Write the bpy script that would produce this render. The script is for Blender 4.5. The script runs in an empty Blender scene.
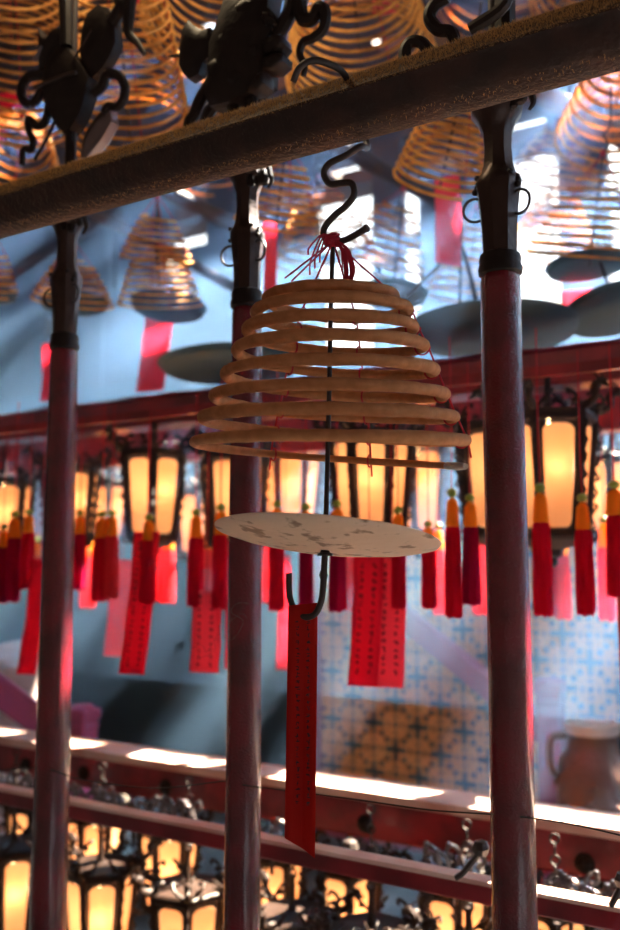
import bpy, bmesh, math, random
from mathutils import Vector, Matrix, Quaternion
PI = math.pi
random.seed(7)
SC = bpy.context.scene
COL = SC.collection

# ------------------------------------------------------------------ camera
F = 900.0                      # focal length in pixels of a 620x930 frame
CAMZ = 1.6
PITCH = math.atan(94.0 / F)
cam_d = bpy.data.cameras.new('camera'); cam = bpy.data.objects.new('camera', cam_d); COL.objects.link(cam)
cam.location = (0, 0, CAMZ); cam.rotation_euler = (PI/2 + PITCH, 0, 0)
cam_d.sensor_fit = 'VERTICAL'; cam_d.sensor_height = 36; cam_d.lens = F / 930 * 36
cam_d.clip_start = .02; cam_d.clip_end = 200
cam_d.dof.use_dof = True; cam_d.dof.focus_distance = 1.12; cam_d.dof.aperture_fstop = 3.3
SC.camera = cam
SC.view_settings.view_transform = 'Standard'; SC.view_settings.look = 'None'
SC.view_settings.gamma = 1; SC.view_settings.use_curve_mapping = False
SC.view_settings.exposure = 0.8
SC.cycles.use_denoising = True
SC.cycles.max_bounces = 8; SC.cycles.volume_bounces = 0; SC.cycles.transparent_max_bounces = 16
SC.cycles.sample_clamp_indirect = 6

# room axes: U runs along the beams (left and away), V across the hall (right and away)
TH = math.atan(1492 / F * math.cos(PITCH))
U = Vector((-math.sin(TH), math.cos(TH), 0)); V = Vector((math.cos(TH), math.sin(TH), 0))
YAW = math.atan2(U.y, U.x) - PI          # rotation whose local -x is U
KB = V.x / F
CP, SP = math.cos(PITCH), math.sin(PITCH)
def ray(px, py):
    x = (px - 310) / F; y = (465 - py) / F
    return Vector((x, CP - y * SP, SP + y * CP))
def P(px, py, d):                         # a point d metres ahead
    return Vector((0, 0, CAMZ)) + ray(px, py) * d
def Q(px, py, K):                         # a point on the plane across the hall at distance K*KB
    r = ray(px, py); t = K * KB / (r.x * V.x + r.y * V.y)
    return Vector((0, 0, CAMZ)) + r * t
def R3(a, b, z): return U * a + V * b + Vector((0, 0, z))
def mpp(p): return (p.y * CP + (p.z - CAMZ) * SP) / F      # metres per pixel at p

# ------------------------------------------------------------------ world, sun
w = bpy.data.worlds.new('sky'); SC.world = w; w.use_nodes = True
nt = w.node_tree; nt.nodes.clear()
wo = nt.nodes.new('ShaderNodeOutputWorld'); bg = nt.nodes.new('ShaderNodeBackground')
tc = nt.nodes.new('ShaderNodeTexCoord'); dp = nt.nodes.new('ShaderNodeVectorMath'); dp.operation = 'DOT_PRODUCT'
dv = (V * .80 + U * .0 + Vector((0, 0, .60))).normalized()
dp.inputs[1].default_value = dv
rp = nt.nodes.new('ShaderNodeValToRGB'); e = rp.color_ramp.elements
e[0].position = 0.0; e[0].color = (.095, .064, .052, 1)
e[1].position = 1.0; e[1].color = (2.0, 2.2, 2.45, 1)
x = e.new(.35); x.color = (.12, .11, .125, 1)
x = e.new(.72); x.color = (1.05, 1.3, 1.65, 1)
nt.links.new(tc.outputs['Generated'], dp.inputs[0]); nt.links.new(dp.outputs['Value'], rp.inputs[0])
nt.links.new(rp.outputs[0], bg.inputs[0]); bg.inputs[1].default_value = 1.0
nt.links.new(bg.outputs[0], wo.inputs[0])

def light(name, kind, loc, energy, color, **k):
    d = bpy.data.lights.new(name, kind); d.energy = energy; d.color = color
    for a, b in k.items(): setattr(d, a, b)
    o = bpy.data.objects.new(name, d); COL.objects.link(o); o.location = loc
    return o
sun = light('sun', 'SUN', (0, 0, 9), 88, (1, .95, .90), angle=math.radians(.6))
SUND = Vector((-.62, -.42, -.80)).normalized()
sun.rotation_euler = SUND.to_track_quat('-Z', 'Y').to_euler()

# added warm point light out of view, brightens the upper coils; no lamp there
coil_light = light('added_coil_light', 'POINT', P(150, -190, 1.75), 9, (1, .76, .46), shadow_soft_size=.06)
# ------------------------------------------------------------------ materials
def mat(name, col, rough=.6, metal=0, bump=0, bscale=60, var=0, vscale=8, coat=0, sss=None, spec=.5, vcol=None, detail=4, bdist=.004, stretch=None, sheen=0):
    m = bpy.data.materials.new(name); m.use_nodes = True
    n = m.node_tree; b = n.nodes['Principled BSDF']
    b.inputs['Base Color'].default_value = (*col, 1); b.inputs['Roughness'].default_value = rough
    b.inputs['Metallic'].default_value = metal; b.inputs['Specular IOR Level'].default_value = spec
    if sheen: b.inputs['Sheen Weight'].default_value = sheen; b.inputs['Sheen Roughness'].default_value = .4; b.inputs['Sheen Tint'].default_value = (1, .62, .28, 1)
    if coat: b.inputs['Coat Weight'].default_value = coat; b.inputs['Coat Roughness'].default_value = .12
    t = n.nodes.new('ShaderNodeTexCoord'); src = t.outputs['Object']
    if stretch:
        mp = n.nodes.new('ShaderNodeMapping'); mp.inputs['Scale'].default_value = stretch
        n.links.new(src, mp.inputs[0]); src = mp.outputs[0]
    if var:
        z = n.nodes.new('ShaderNodeTexNoise'); z.inputs['Scale'].default_value = vscale; z.inputs['Detail'].default_value = detail
        r = n.nodes.new('ShaderNodeValToRGB'); c2 = vcol or tuple(c * (1 - var) for c in col)
        r.color_ramp.elements[0].position = .38 if name != 'plate' else .37; r.color_ramp.elements[1].position = .62 if name != 'plate' else .44
        r.color_ramp.elements[0].color = (*c2, 1); r.color_ramp.elements[1].color = (*col, 1)
        n.links.new(src, z.inputs['Vector']); n.links.new(z.outputs['Fac'], r.inputs[0]); n.links.new(r.outputs[0], b.inputs['Base Color'])
    if bump:
        z = n.nodes.new('ShaderNodeTexNoise'); z.inputs['Scale'].default_value = bscale; z.inputs['Detail'].default_value = 3
        q = n.nodes.new('ShaderNodeBump'); q.inputs['Strength'].default_value = bump; q.inputs['Distance'].default_value = bdist
        n.links.new(src, z.inputs['Vector']); n.links.new(z.outputs['Fac'], q.inputs['Height']); n.links.new(q.outputs[0], b.inputs['Normal'])
    return m
def thin(name, col, trans=.5, rough=.8, var=0, vcol=None, vscale=20):     # paper, parchment: diffuse + translucent
    m = bpy.data.materials.new(name); m.use_nodes = True; n = m.node_tree; n.nodes.clear()
    o = n.nodes.new('ShaderNodeOutputMaterial'); d = n.nodes.new('ShaderNodeBsdfDiffuse'); t = n.nodes.new('ShaderNodeBsdfTranslucent'); mx = n.nodes.new('ShaderNodeMixShader')
    d.inputs[0].default_value = (*col, 1); t.inputs[0].default_value = (*col, 1); mx.inputs[0].default_value = trans
    if var:
        tc = n.nodes.new('ShaderNodeTexCoord'); z = n.nodes.new('ShaderNodeTexNoise'); z.inputs['Scale'].default_value = vscale
        r = n.nodes.new('ShaderNodeValToRGB'); r.color_ramp.elements[0].color = (*(vcol or tuple(c*.7 for c in col)), 1); r.color_ramp.elements[1].color = (*col, 1)
        r.color_ramp.elements[0].position = .35; r.color_ramp.elements[1].position = .6
        n.links.new(tc.outputs['Object'], z.inputs['Vector']); n.links.new(z.outputs['Fac'], r.inputs[0])
        n.links.new(r.outputs[0], d.inputs[0]); n.links.new(r.outputs[0], t.inputs[0])
    n.links.new(d.outputs[0], mx.inputs[1]); n.links.new(t.outputs[0], mx.inputs[2]); n.links.new(mx.outputs[0], o.inputs[0])
    return m
def emis(name, col, s):
    m = bpy.data.materials.new(name); m.use_nodes = True; n = m.node_tree; n.nodes.clear()
    o = n.nodes.new('ShaderNodeOutputMaterial'); q = n.nodes.new('ShaderNodeEmission')
    q.inputs[0].default_value = (*col, 1); q.inputs[1].default_value = s; n.links.new(q.outputs[0], o.inputs[0]); return m
def silkmat(name, col):
    m = thin(name, col, .5); n = m.node_tree; t = n.nodes.new('ShaderNodeTexCoord'); mp = n.nodes.new('ShaderNodeMapping'); mp.inputs['Scale'].default_value = (6, 6, .25)
    z = n.nodes.new('ShaderNodeTexNoise'); z.inputs['Scale'].default_value = 12; q = n.nodes.new('ShaderNodeBump'); q.inputs['Strength'].default_value = 1; q.inputs['Distance'].default_value = .03
    n.links.new(t.outputs['Object'], mp.inputs[0]); n.links.new(mp.outputs[0], z.inputs['Vector']); n.links.new(z.outputs['Fac'], q.inputs['Height'])
    for d in n.nodes:
        if d.type in ('BSDF_DIFFUSE', 'BSDF_TRANSLUCENT'): n.links.new(q.outputs[0], d.inputs['Normal'])
    return m
M = dict(
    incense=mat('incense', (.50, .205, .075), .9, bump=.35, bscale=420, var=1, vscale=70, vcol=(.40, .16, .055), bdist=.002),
    incense_far=thin('incense_far', (.88, .50, .16), .35, var=1, vscale=20, vcol=(.55, .27, .08)),  # warm light on the far coils put into a brighter, golden colour
    ash=mat('ash', (.5, .48, .45), .95, bump=.6, bscale=300),
    iron=mat('iron', (.035, .025, .022), .5, .3, bump=.4, bscale=180, bdist=.002),
    blackmetal=mat('blackmetal', (.014, .009, .007), .55, .0, spec=.25, bump=.35, bscale=60, var=1, vcol=(.02, .012, .009), vscale=30),
    pewter=mat('pewter', (.06, .035, .028), .38, .65, bump=.25, bscale=90, var=1, vcol=(.05, .032, .026), vscale=25),
    lacquer=mat('lacquer', (.17, .002, .010), .27, bump=.6, bscale=280, var=1, vscale=12, vcol=(.085, .003, .008), coat=.6, bdist=.004),
    redwood=mat('redwood', (.30, .012, .022), .38, bump=.4, bscale=40, var=1, vscale=9, vcol=(.14, .008, .014), coat=.4),
    sunlitcap=mat('sunlitcap', (.80, .60, .52), .45, bump=.4, bscale=30, var=1, vscale=7, vcol=(.62, .34, .28)),  # rail tops: sunlight painted in as a pale colour
    oldpurple=mat('oldpurple', (.30, .05, .14), .5, bump=.2, bscale=30),
    fuzzwood=mat('fuzzwood', (.036, .012, .006), .75, bump=.8, bscale=120, var=1, vscale=25, vcol=(.016, .006, .003), bdist=.005, sheen=.25),
    fuzz=thin('fuzz', (.55, .32, .13), .4),
    bamboo=mat('bamboo', (.22, .12, .055), .65, bump=.6, bscale=50, var=1, vscale=14, vcol=(.09, .05, .028)),
    darkwood=mat('darkwood', (.055, .034, .028), .7, bump=.4, bscale=40, var=1, vscale=6, vcol=(.03, .022, .022)),
    carved=mat('carved', (.02, .010, .007), .5, .0, bump=.4, bscale=80, spec=.22),
    silvered=mat('silvered', (.16, .13, .13), .3, .7),
    parchment=thin('parchment', (.74, .55, .40), .8, var=1, vcol=(.70, .47, .32), vscale=6),
    bulb=emis('bulb', (1, .70, .34), 14),
    redpaper=thin('redpaper', (.50, .026, .02), .4),
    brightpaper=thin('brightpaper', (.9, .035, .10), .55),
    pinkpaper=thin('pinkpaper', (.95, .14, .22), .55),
    ink=mat('ink', (.06, .01, .012), .8),
    silk=silkmat('silk', (.88, .016, .07)),
    silkdark=silkmat('silkdark', (.60, .012, .10)),
    silkbright=silkmat('silkbright', (.98, .07, .10)),
    gold=thin('goldthread', (.95, .32, .03), .4),
    jade=mat('jade', (.20, .26, .03), .3),
    redcord=mat('redcord', (.42, .008, .03), .7),
    plate=mat('plate', (.70, .50, .35), .55, .1, bump=.5, bscale=50, var=1, vscale=34, vcol=(.26, .15, .09), detail=8),
    rust=mat('rust', (.06, .035, .03), .8),
    tray=mat('tray', (.07, .13, .16), .5, .4, bump=.2, bscale=20),
    lattice=mat('lattice', (.75, .40, .15), .6, bump=.2, bscale=20),
    wallm=mat('wallm', (.05, .09, .125), .85, var=1, vscale=1.2, vcol=(.028, .05, .075)),
    floorm=mat('floorm', (.10, .11, .13), .6, var=1, vscale=3),
    roofm=mat('roofm', (.12, .055, .028), .8, var=1, vscale=3, vcol=(.06, .03, .018)),
    stone=mat('stone', (.62, .50, .50), .7, var=1, vscale=4, vcol=(.5, .38, .40)),
    bronze=mat('bronze', (.22, .12, .09), .35, .6, bump=.6, bscale=18, bdist=.02),
    brightrim=mat('brightrim', (.75, .72, .68), .35, .3),
)
# ------------------------------------------------------------------ mesh builder
class MB:
    def __init__(s): s.v = []; s.f = []; s.mi = []; s.cur = 0; s.T = Matrix()
    def add(s, vs, fs):
        k = len(s.v); s.v += [tuple(s.T @ Vector(p)) for p in vs]
        s.f += [tuple(i + k for i in f) for f in fs]; s.mi += [s.cur] * len(fs)
    def box(s, c, size, rot=None):
        hx, hy, hz = (t/2 for t in size); c = Vector(c); r = rot or Matrix.Identity(3)
        vs = [c + r @ Vector((a*hx, b*hy, d*hz)) for a in (-1, 1) for b in (-1, 1) for d in (-1, 1)]
        s.add(vs, [(0,1,3,2),(4,6,7,5),(0,4,5,1),(2,3,7,6),(0,2,6,4),(1,5,7,3)])
    def tube(s, pts, r, n=8, cap=True, closed=False, up=None):
        pts = [Vector(p) for p in pts]; m = len(pts); vs = []; fs = []
        rr = r if isinstance(r, (list, tuple)) else [r]*m
        nrm = None
        for i, p in enumerate(pts):
            if closed: t = pts[(i+1) % m] - pts[i-1]
            else: t = pts[min(i+1, m-1)] - pts[max(i-1, 0)]
            if t.length < 1e-9: t = Vector((0, 0, 1))
            t.normalize()
            if nrm is None:
                a = up or (Vector((0, 0, 1)) if abs(t.z) < .9 else Vector((1, 0, 0)))
                nrm = (a - t * a.dot(t)).normalized()
            else:
                nrm = nrm - t * nrm.dot(t)
                nrm = nrm.normalized() if nrm.length > 1e-6 else t.orthogonal().normalized()
            b = t.cross(nrm)
            for k in range(n):
                a = 2*PI*k/n; vs.append(p + (nrm*math.cos(a) + b*math.sin(a)) * rr[i])
        for i in range(m if closed else m-1):
            j = (i+1) % m
            for k in range(n): fs.append((i*n+k, j*n+k, j*n+(k+1) % n, i*n+(k+1) % n))
        if cap and not closed: fs.append(tuple(range(n))); fs.append(tuple(range((m-1)*n, m*n))[::-1])
        s.add(vs, fs)
    def lathe(s, prof, n=24, c=(0, 0, 0), ax=None, wob=None):
        c = Vector(c); q = Vector((0, 0, 1)).rotation_difference(Vector(ax).normalized()) if ax is not None else Quaternion()
        vs = []; fs = []; m = len(prof)
        for i, (r, z) in enumerate(prof):
            for k in range(n):
                a = 2*PI*k/n; rr = r * (wob(a, z, i) if wob else 1)
                vs.append(c + q @ Vector((rr*math.cos(a), rr*math.sin(a), z)))
        for i in range(m-1):
            for k in range(n): fs.append((i*n+k, i*n+(k+1) % n, (i+1)*n+(k+1) % n, (i+1)*n+k))
        fs.append(tuple(range(n))[::-1]); fs.append(tuple(range((m-1)*n, m*n)))
        s.add(vs, fs)
    def sphere(s, c, r, n=10, sc=(1, 1, 1)):
        c = Vector(c); vs = [c + Vector((0, 0, -r*sc[2]))]; fs = []; R = max(4, n//2)
        for i in range(1, R):
            z = -math.cos(PI*i/R)*r; q = math.sin(PI*i/R)*r
            vs += [c + Vector((q*math.cos(2*PI*k/n)*sc[0], q*math.sin(2*PI*k/n)*sc[1], z*sc[2])) for k in range(n)]
        vs.append(c + Vector((0, 0, r*sc[2])))
        for k in range(n): fs.append((0, 1+(k+1) % n, 1+k))
        for i in range(R-2):
            for k in range(n): a = 1+i*n; fs.append((a+k, a+(k+1) % n, a+n+(k+1) % n, a+n+k))
        a = 1+(R-2)*n; t = len(vs)-1
        for k in range(n): fs.append((a+k, a+(k+1) % n, t))
        s.add(vs, fs)
    def torus(s, c, R, r, ax=(0, 0, 1), n=20, m=8, sx=1):
        q = Vector((0, 0, 1)).rotation_difference(Vector(ax).normalized()); c = Vector(c)
        s.tube([c + q @ Vector((R*math.cos(2*PI*k/n)*sx, R*math.sin(2*PI*k/n), 0)) for k in range(n)], r, m, closed=True)
    def prism(s, poly, th, X, Y, o, dome=0.0):      # outline in the plane X,Y round o, extruded, domed on both sides
        X = Vector(X); Y = Vector(Y); o = Vector(o); N = X.cross(Y).normalized(); n = len(poly)
        cx = sum(p[0] for p in poly)/n; cy = sum(p[1] for p in poly)/n
        rings = [(1, -th*.5), (1, th*.5), (.82, th*.5+dome*.5), (.5, th*.5+dome*.9)]
        rings = [(.5, -th*.5-dome*.9), (.82, -th*.5-dome*.5)] + rings
        vs = []; fs = []
        for sc, h in rings:
            for (a, b) in poly: vs.append(o + X*(cx+(a-cx)*sc) + Y*(cy+(b-cy)*sc) + N*h)
        for i in range(len(rings)-1):
            for k in range(n): fs.append((i*n+k, i*n+(k+1) % n, (i+1)*n+(k+1) % n, (i+1)*n+k))
        fs.append(tuple(range(n))[::-1]); fs.append(tuple(range((len(rings)-1)*n, len(rings)*n)))
        s.add(vs, fs)
    def build(s, name, m, parent=None, smooth=True, bevel=0, loc=None):
        me = bpy.data.meshes.new(name); me.from_pydata(s.v, [], s.f)
        ms = m if isinstance(m, (list, tuple)) else [m]
        for q in ms: me.materials.append(M[q] if isinstance(q, str) else q)
        for i, p in enumerate(me.polygons): p.material_index = s.mi[i]
        bm = bmesh.new(); bm.from_mesh(me); bmesh.ops.recalc_face_normals(bm, faces=bm.faces); bm.to_mesh(me); bm.free(); me.update()
        if smooth:
            me.polygons.foreach_set('use_smooth', [True]*len(me.polygons))
            me.set_sharp_from_angle(angle=math.radians(38))
        o = bpy.data.objects.new(name, me); COL.objects.link(o)
        if parent: o.parent = parent
        if loc is not None: o.location = loc
        if bevel:
            b = o.modifiers.new('b', 'BEVEL'); b.width = bevel; b.segments = 2; b.limit_method = 'ANGLE'
        return o
def smoothpath(pts, k=6):                 # Catmull-Rom
    pts = [Vector(p) for p in pts]; out = []
    ext = [pts[0]*2-pts[1]] + pts + [pts[-1]*2-pts[-2]]
    for i in range(1, len(ext)-2):
        a, b, c, d = ext[i-1:i+3]
        for j in range(k):
            t = j/k
            out.append(.5*((2*b)+(c-a)*t+(2*a-5*b+4*c-d)*t*t+(3*b-a-3*c+d)*t**3))
    out.append(pts[-1]); return out
def empty(name, loc, rz=0):
    o = bpy.data.objects.new(name, None); COL.objects.link(o); o.location = loc; o.rotation_euler = (0, 0, rz); o.empty_display_size = .05; return o
def tag(o, label, cat, group=None, kind=None):
    if label: o['label'] = label
    if cat: o['category'] = cat
    if group: o['group'] = group
    if kind: o['kind'] = kind
    return o
KIDS = {}
def kids(o): return [c for c in bpy.data.objects if c.parent == o]
def dup(root):
    r = root.copy(); COL.objects.link(r)
    for ch in kids(root):
        c = ch.copy(); COL.objects.link(c); c.parent = r
        for g in kids(ch):
            d = g.copy(); COL.objects.link(d); d.parent = c
    return r
def struct(o): o['kind'] = 'structure'; return o

# ------------------------------------------------------------------ the hall
def rbox(mb, a0, a1, b0, b1, z0, z1):
    vs = [R3(a, b, z) for a in (a0, a1) for b in (b0, b1) for z in (z0, z1)]
    mb.add(vs, [(0,1,3,2),(4,6,7,5),(0,4,5,1),(2,3,7,6),(0,2,6,4),(1,5,7,3)])
BW = 5.5; ZT = 4.7
m = MB(); rbox(m, -3, 10, -1.5, BW+.2, -.1, 0); struct(m.build('floor', 'floorm', smooth=False))
m = MB(); rbox(m, -3, 10, BW, BW+.15, 0, 3.05); struct(m.build('wall_back', 'wallm', smooth=False))
m = MB()                                                       # clerestory band: posts, rails and boarded bays
rbox(m, -3, 10, BW, BW+.12, 4.55, ZT); rbox(m, -3, 10, BW+.02, BW+.1, 3.75, 3.83)
for k in range(19): a = -3+.7*k; rbox(m, a, a+(.22, .48, .30, .56)[k % 4], BW, BW+.1, 3.05, 4.6)
for a0, a1, z0, z1 in ((3.2,3.8,3.05,3.5),(4.0,10,3.05,3.55),(4.0,4.6,3.5,4.1),(4.75,6.0,3.05,3.9),(5.3,7.4,3.8,4.6),(6.5,10,3.05,4.0),(8,10,3.9,4.6),(1.9,2.5,3.05,3.3)):
    rbox(m, a0, a1, BW+.01, BW+.07, z0, z1)
struct(m.build('window_1', 'darkwood', smooth=False))
m = MB(); rbox(m, 10, 10.15, -1.5, BW, 0, ZT); struct(m.build('wall_left', 'wallm', smooth=False))
m = MB(); rbox(m, -3.15, -3, 1.5, BW, 0, 3.2); struct(m.build('wall_right', 'wallm', smooth=False))
m = MB()                                                       # roof: solid over the front, openings further in laid out to form sun shafts
rbox(m, -3, 10, -1.5, 2.9, ZT, ZT+.1)
rbox(m, 3.2, 10, 2.9, 4.9, ZT, ZT+.1)
a = -3; random.seed(3)
for g0, g1 in ((-2.3,-2.05),(-1.6,-1.4),(-1.08,-.84),(-.3,.0),(.65,.9),(1.35,1.6),(2.1,2.34),(3.0,3.2)):
    rbox(m, a, g0, 2.9, 5.05, ZT, ZT+.06); a = g1
a = 3.2
while a < 10:
    rbox(m, a, a+.55, 4.9, BW+.2, ZT, ZT+.06); a += .68
for b, d in ((2.9, .35), (3.52, .38), (4.15, .40), (4.72, .36), (5.6, .42), (6.3, .3)): rbox(m, -3, 10, b, b+d, ZT-.02, ZT+.1)  # cross strips leave isolated holes for shafts; outer ones are added eave
for k in range(10): rbox(m, -3+1.3*k, -3+1.3*k+.85, 5.6, 6.6, ZT+.02, ZT+.08)  # added eave boards beyond the wall, hold sun back from the clerestory
struct(m.build('ceiling', 'roofm', smooth=False))

# the haze of incense smoke filling the hall
mv = bpy.data.materials.new('haze'); mv.use_nodes = True; n = mv.node_tree; n.nodes.clear()
o_ = n.nodes.new('ShaderNodeOutputMaterial'); vs_ = n.nodes.new('ShaderNodeVolumeScatter')
vs_.inputs['Color'].default_value = (.24, .48, .98, 1); vs_.inputs['Density'].default_value = .165; vs_.inputs['Anisotropy'].default_value = .45
n.links.new(vs_.outputs[0], o_.inputs['Volume'])
tn = n.nodes.new('ShaderNodeTexCoord'); zn = n.nodes.new('ShaderNodeTexNoise'); zn.inputs['Scale'].default_value = .9; zn.inputs['Detail'].default_value = 2; zn.inputs['Distortion'].default_value = .8
rn = n.nodes.new('ShaderNodeMapRange'); rn.inputs[1].default_value = .36; rn.inputs[2].default_value = .66; rn.inputs[3].default_value = .05; rn.inputs[4].default_value = .29
n.links.new(tn.outputs['Object'], zn.inputs['Vector']); n.links.new(zn.outputs['Fac'], rn.inputs[0]); n.links.new(rn.outputs[0], vs_.inputs['Density'])
SC.cycles.volume_step_rate = 2.5
m = MB(); pz = [(2.75, .01), (2.75, 1.12), (1.8, 1.3), (1.8, 3.3), (BW-.02, 3.3), (BW-.02, .01)]
m.add([R3(a, b, z) for a in (-2.9, 9.9) for b, z in pz], [tuple(range(6)), tuple(range(11, 5, -1))] + [(k, (k+1) % 6, 6+(k+1) % 6, 6+k) for k in range(6)])
hz = m.build('smoke_haze', mv, smooth=False)
tag(hz, 'thin blue incense smoke hanging through the whole hall behind the poles', 'smoke', kind='stuff')

# beams along the hall ------------------------------------------------------
def zk(k, K): return Q(310, 559 - k*1492, K).z
def swept(K, kt, kb, prof, a0, a1, seg=4, wob=0, T=None):
    """a beam swept along U; prof lists (across, up, depth) with up in 0..1 of its height"""
    mb = MB(); b = K*KB; z1 = zk(kt, K); z0 = zk(kb, K); h = z1-z0; vs = []; fs = []; n = len(prof)
    if T is not None: mb.T = Matrix.Translation(-T)
    for i in range(seg+1):
        a = a0+(a1-a0)*i/seg
        for (p, q, d) in prof:
            vs.append(R3(a, b+p*d, z0+h*q + (random.uniform(-wob, wob) if q > .9 else 0)))
    for i in range(seg):
        for k in range(n): fs.append((i*n+k, i*n+(k+1) % n, (i+1)*n+(k+1) % n, (i+1)*n+k))
    fs.append(tuple(range(n))); fs.append(tuple(range(seg*n, (seg+1)*n))[::-1]); mb.add(vs, fs); return mb
def sq(d, o=0): return [(-o, 0, d), (1+o, 0, d), (1+o, 1, d), (-o, 1, d)]
KA = 3810
pa = [(0,.12,.1),(0,.02,.1),(.1,0,.1),(1,0,.1),(1,1,.1),(.3,1,.1),(.1,.98,.1),(.0,.90,.1),(.08,.84,.1),(.08,.2,.1)]
tag(swept(KA, .1238, .100, pa, -2.5, 9.5, 200, .005).build('crossbeam', 'redwood'),
    'upper dark red crossbeam with rough sunlit top edge, lanterns hang under it', 'beam')
K2 = 4500
tag(swept(K2, .100, .072, sq(.09), -2.5, 9.5).build('crossbeam', 'redwood', bevel=.006),
    'plain red board beam just behind and below the upper crossbeam', 'beam')
KR = 3900
loc = R3(0, KR*KB, .8); root = empty('rail', loc); tag(root, 'thick red rail with pale sunlit top, higher of the two rails below the tassels', 'rail')
swept(KR, -.1555, -.181, sq(.13), -2.5, 9.5, T=loc).build('rail_body', 'redwood', root, bevel=.008)
swept(KR, -.150, -.1560, sq(.13, .06), -2.5, 9.5, 90, .0015, T=loc).build('rail_cap', 'sunlitcap', root)['label'] = 'top board coloured pale for the sun on it'
for px, ky in ((26,-.170),(84,-.169),(166,-.169),(366,-.171),(585,-.172)):
    mk = MB(); mk.T = Matrix.Translation(-loc); mk.sphere(Q(px, 559 - ky*(px+1182), KR) - V*.001, .021, 12, (1, 1, .9)); mk.torus(Q(px, 559 - ky*(px+1182), KR) - V*.003, .021, .004, ax=tuple(V), n=14, m=5)
    mk.build('knot', 'carved', root)['label'] = 'dark round knot in the face'
KC = 2600
loc = R3(0, KC*KB, 1.0); root = empty('rail', loc); tag(root, 'thin dark red lower rail in front of the lowest lanterns', 'rail')
swept(KC, -.196, -.208, sq(.03), -1.5, 5.5, T=loc).build('rail_body', 'redwood', root, bevel=.004)
swept(KC, -.1935, -.1962, sq(.03, .08), -1.5, 5.5, 60, .001, T=loc).build('rail_cap', 'sunlitcap', root)['label'] = 'top edge coloured pale for the sun on it'
# thin wire tied round the two right poles, running along the thick rail
KP = 2111
# front bar, fuzzy with dust ------------------------------------------------
KF = 1640
loc = R3(0, KF*KB, 2.15); root = empty('ridge_bar', loc)
tag(root, 'thick dark brown dusty bar crossing the top of the picture in front of the poles', 'bar')
pf = [(.08,.25,.075),(.02,.42,.075),(-.02,.50,.075),(-.06,.52,.075),(-.06,.57,.075),(.0,.60,.075),(.20,.97,.075),(.30,1,.075),(.9,1,.075),(1,.9,.075),(1,.2,.075),(.8,.03,.075),(.5,.0,.075),(.22,.08,.075)]
fb = swept(KF, .322, .286, pf, -1.2, 4.2, 60, T=loc).build('bar', 'fuzzwood', root)
fz = MB(); fz.T = Matrix.Translation(-loc)
z1 = zk(.322, KF); z0 = zk(.286, KF); hh = z1-z0
for i in range(30000):
    a = random.uniform(-.3, 2.2); q = random.random()
    if q < .8: u = random.random()**.6; p = R3(a, KF*KB+.075*(.0+.20*u), z0+hh*(.60+.37*u)); nn = (Vector((0, 0, 1))-V*.6)
    elif q < .92: p = R3(a, KF*KB-.075*.05, z0+hh*random.uniform(.52, .57)); nn = -V
    else: p = R3(a, KF*KB+.075*random.uniform(.2, .7), z0+.002); nn = Vector((0, 0, -1))
    L = random.uniform(.002, .006); d = (nn + Vector((random.uniform(-.8,.8), random.uniform(-.8,.8), random.uniform(-.6,.8)))).normalized()*L
    s_ = U*.0003
    fz.add([p-s_, p+s_, p+d], [(0,1,2)])
o = fz.build('dust_fuzz', 'fuzz', root, smooth=False); o['kind'] = 'stuff'

# ------------------------------------------------------------------ poles
def pole(name, px_top, y_top, px_bot, wt, wb, label):
    """red lacquered staff: y_top = where the red shaft ends; dark metal head above"""
    top = Q(px_top, y_top, KP); ppm = mpp(top)
    low = Q(px_bot, 925, KP); s = mpp(low)
    x = (top+low)/2
    root = empty(name, (x.x, x.y, 0), YAW); tag(root, label, 'pole', 'ceremonial poles in a row')
    rt = wt*ppm/2; rb = wb*s/2; H = top.z
    b = MB(); n = 28
    rr = lambda z: rb+(rt-rb)*max(0, min(1, (z-low.z)/(H-low.z)))
    prof = [(rb*1.02, 0)] + [(rr(H*k/14), H*k/14) for k in range(1, 14)] + [(rr(H)*1.0, H-.02), (rt*.93, H-.006), (rt*.8, H)]
    b.lathe(prof, n, wob=lambda a, z, i: 1+.012*math.sin(3*a+z*9)+.01*math.sin(7*a-z*5)); b.build('shaft', 'lacquer', root)
    b = MB()
    for z in (H*.43, H*.425): b.torus((0, 0, z), rr(z)*1.03, .0012, n=24, m=5)
    b.build('binding_wire', 'iron', root)
    return root, H, rt, ppm
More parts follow.
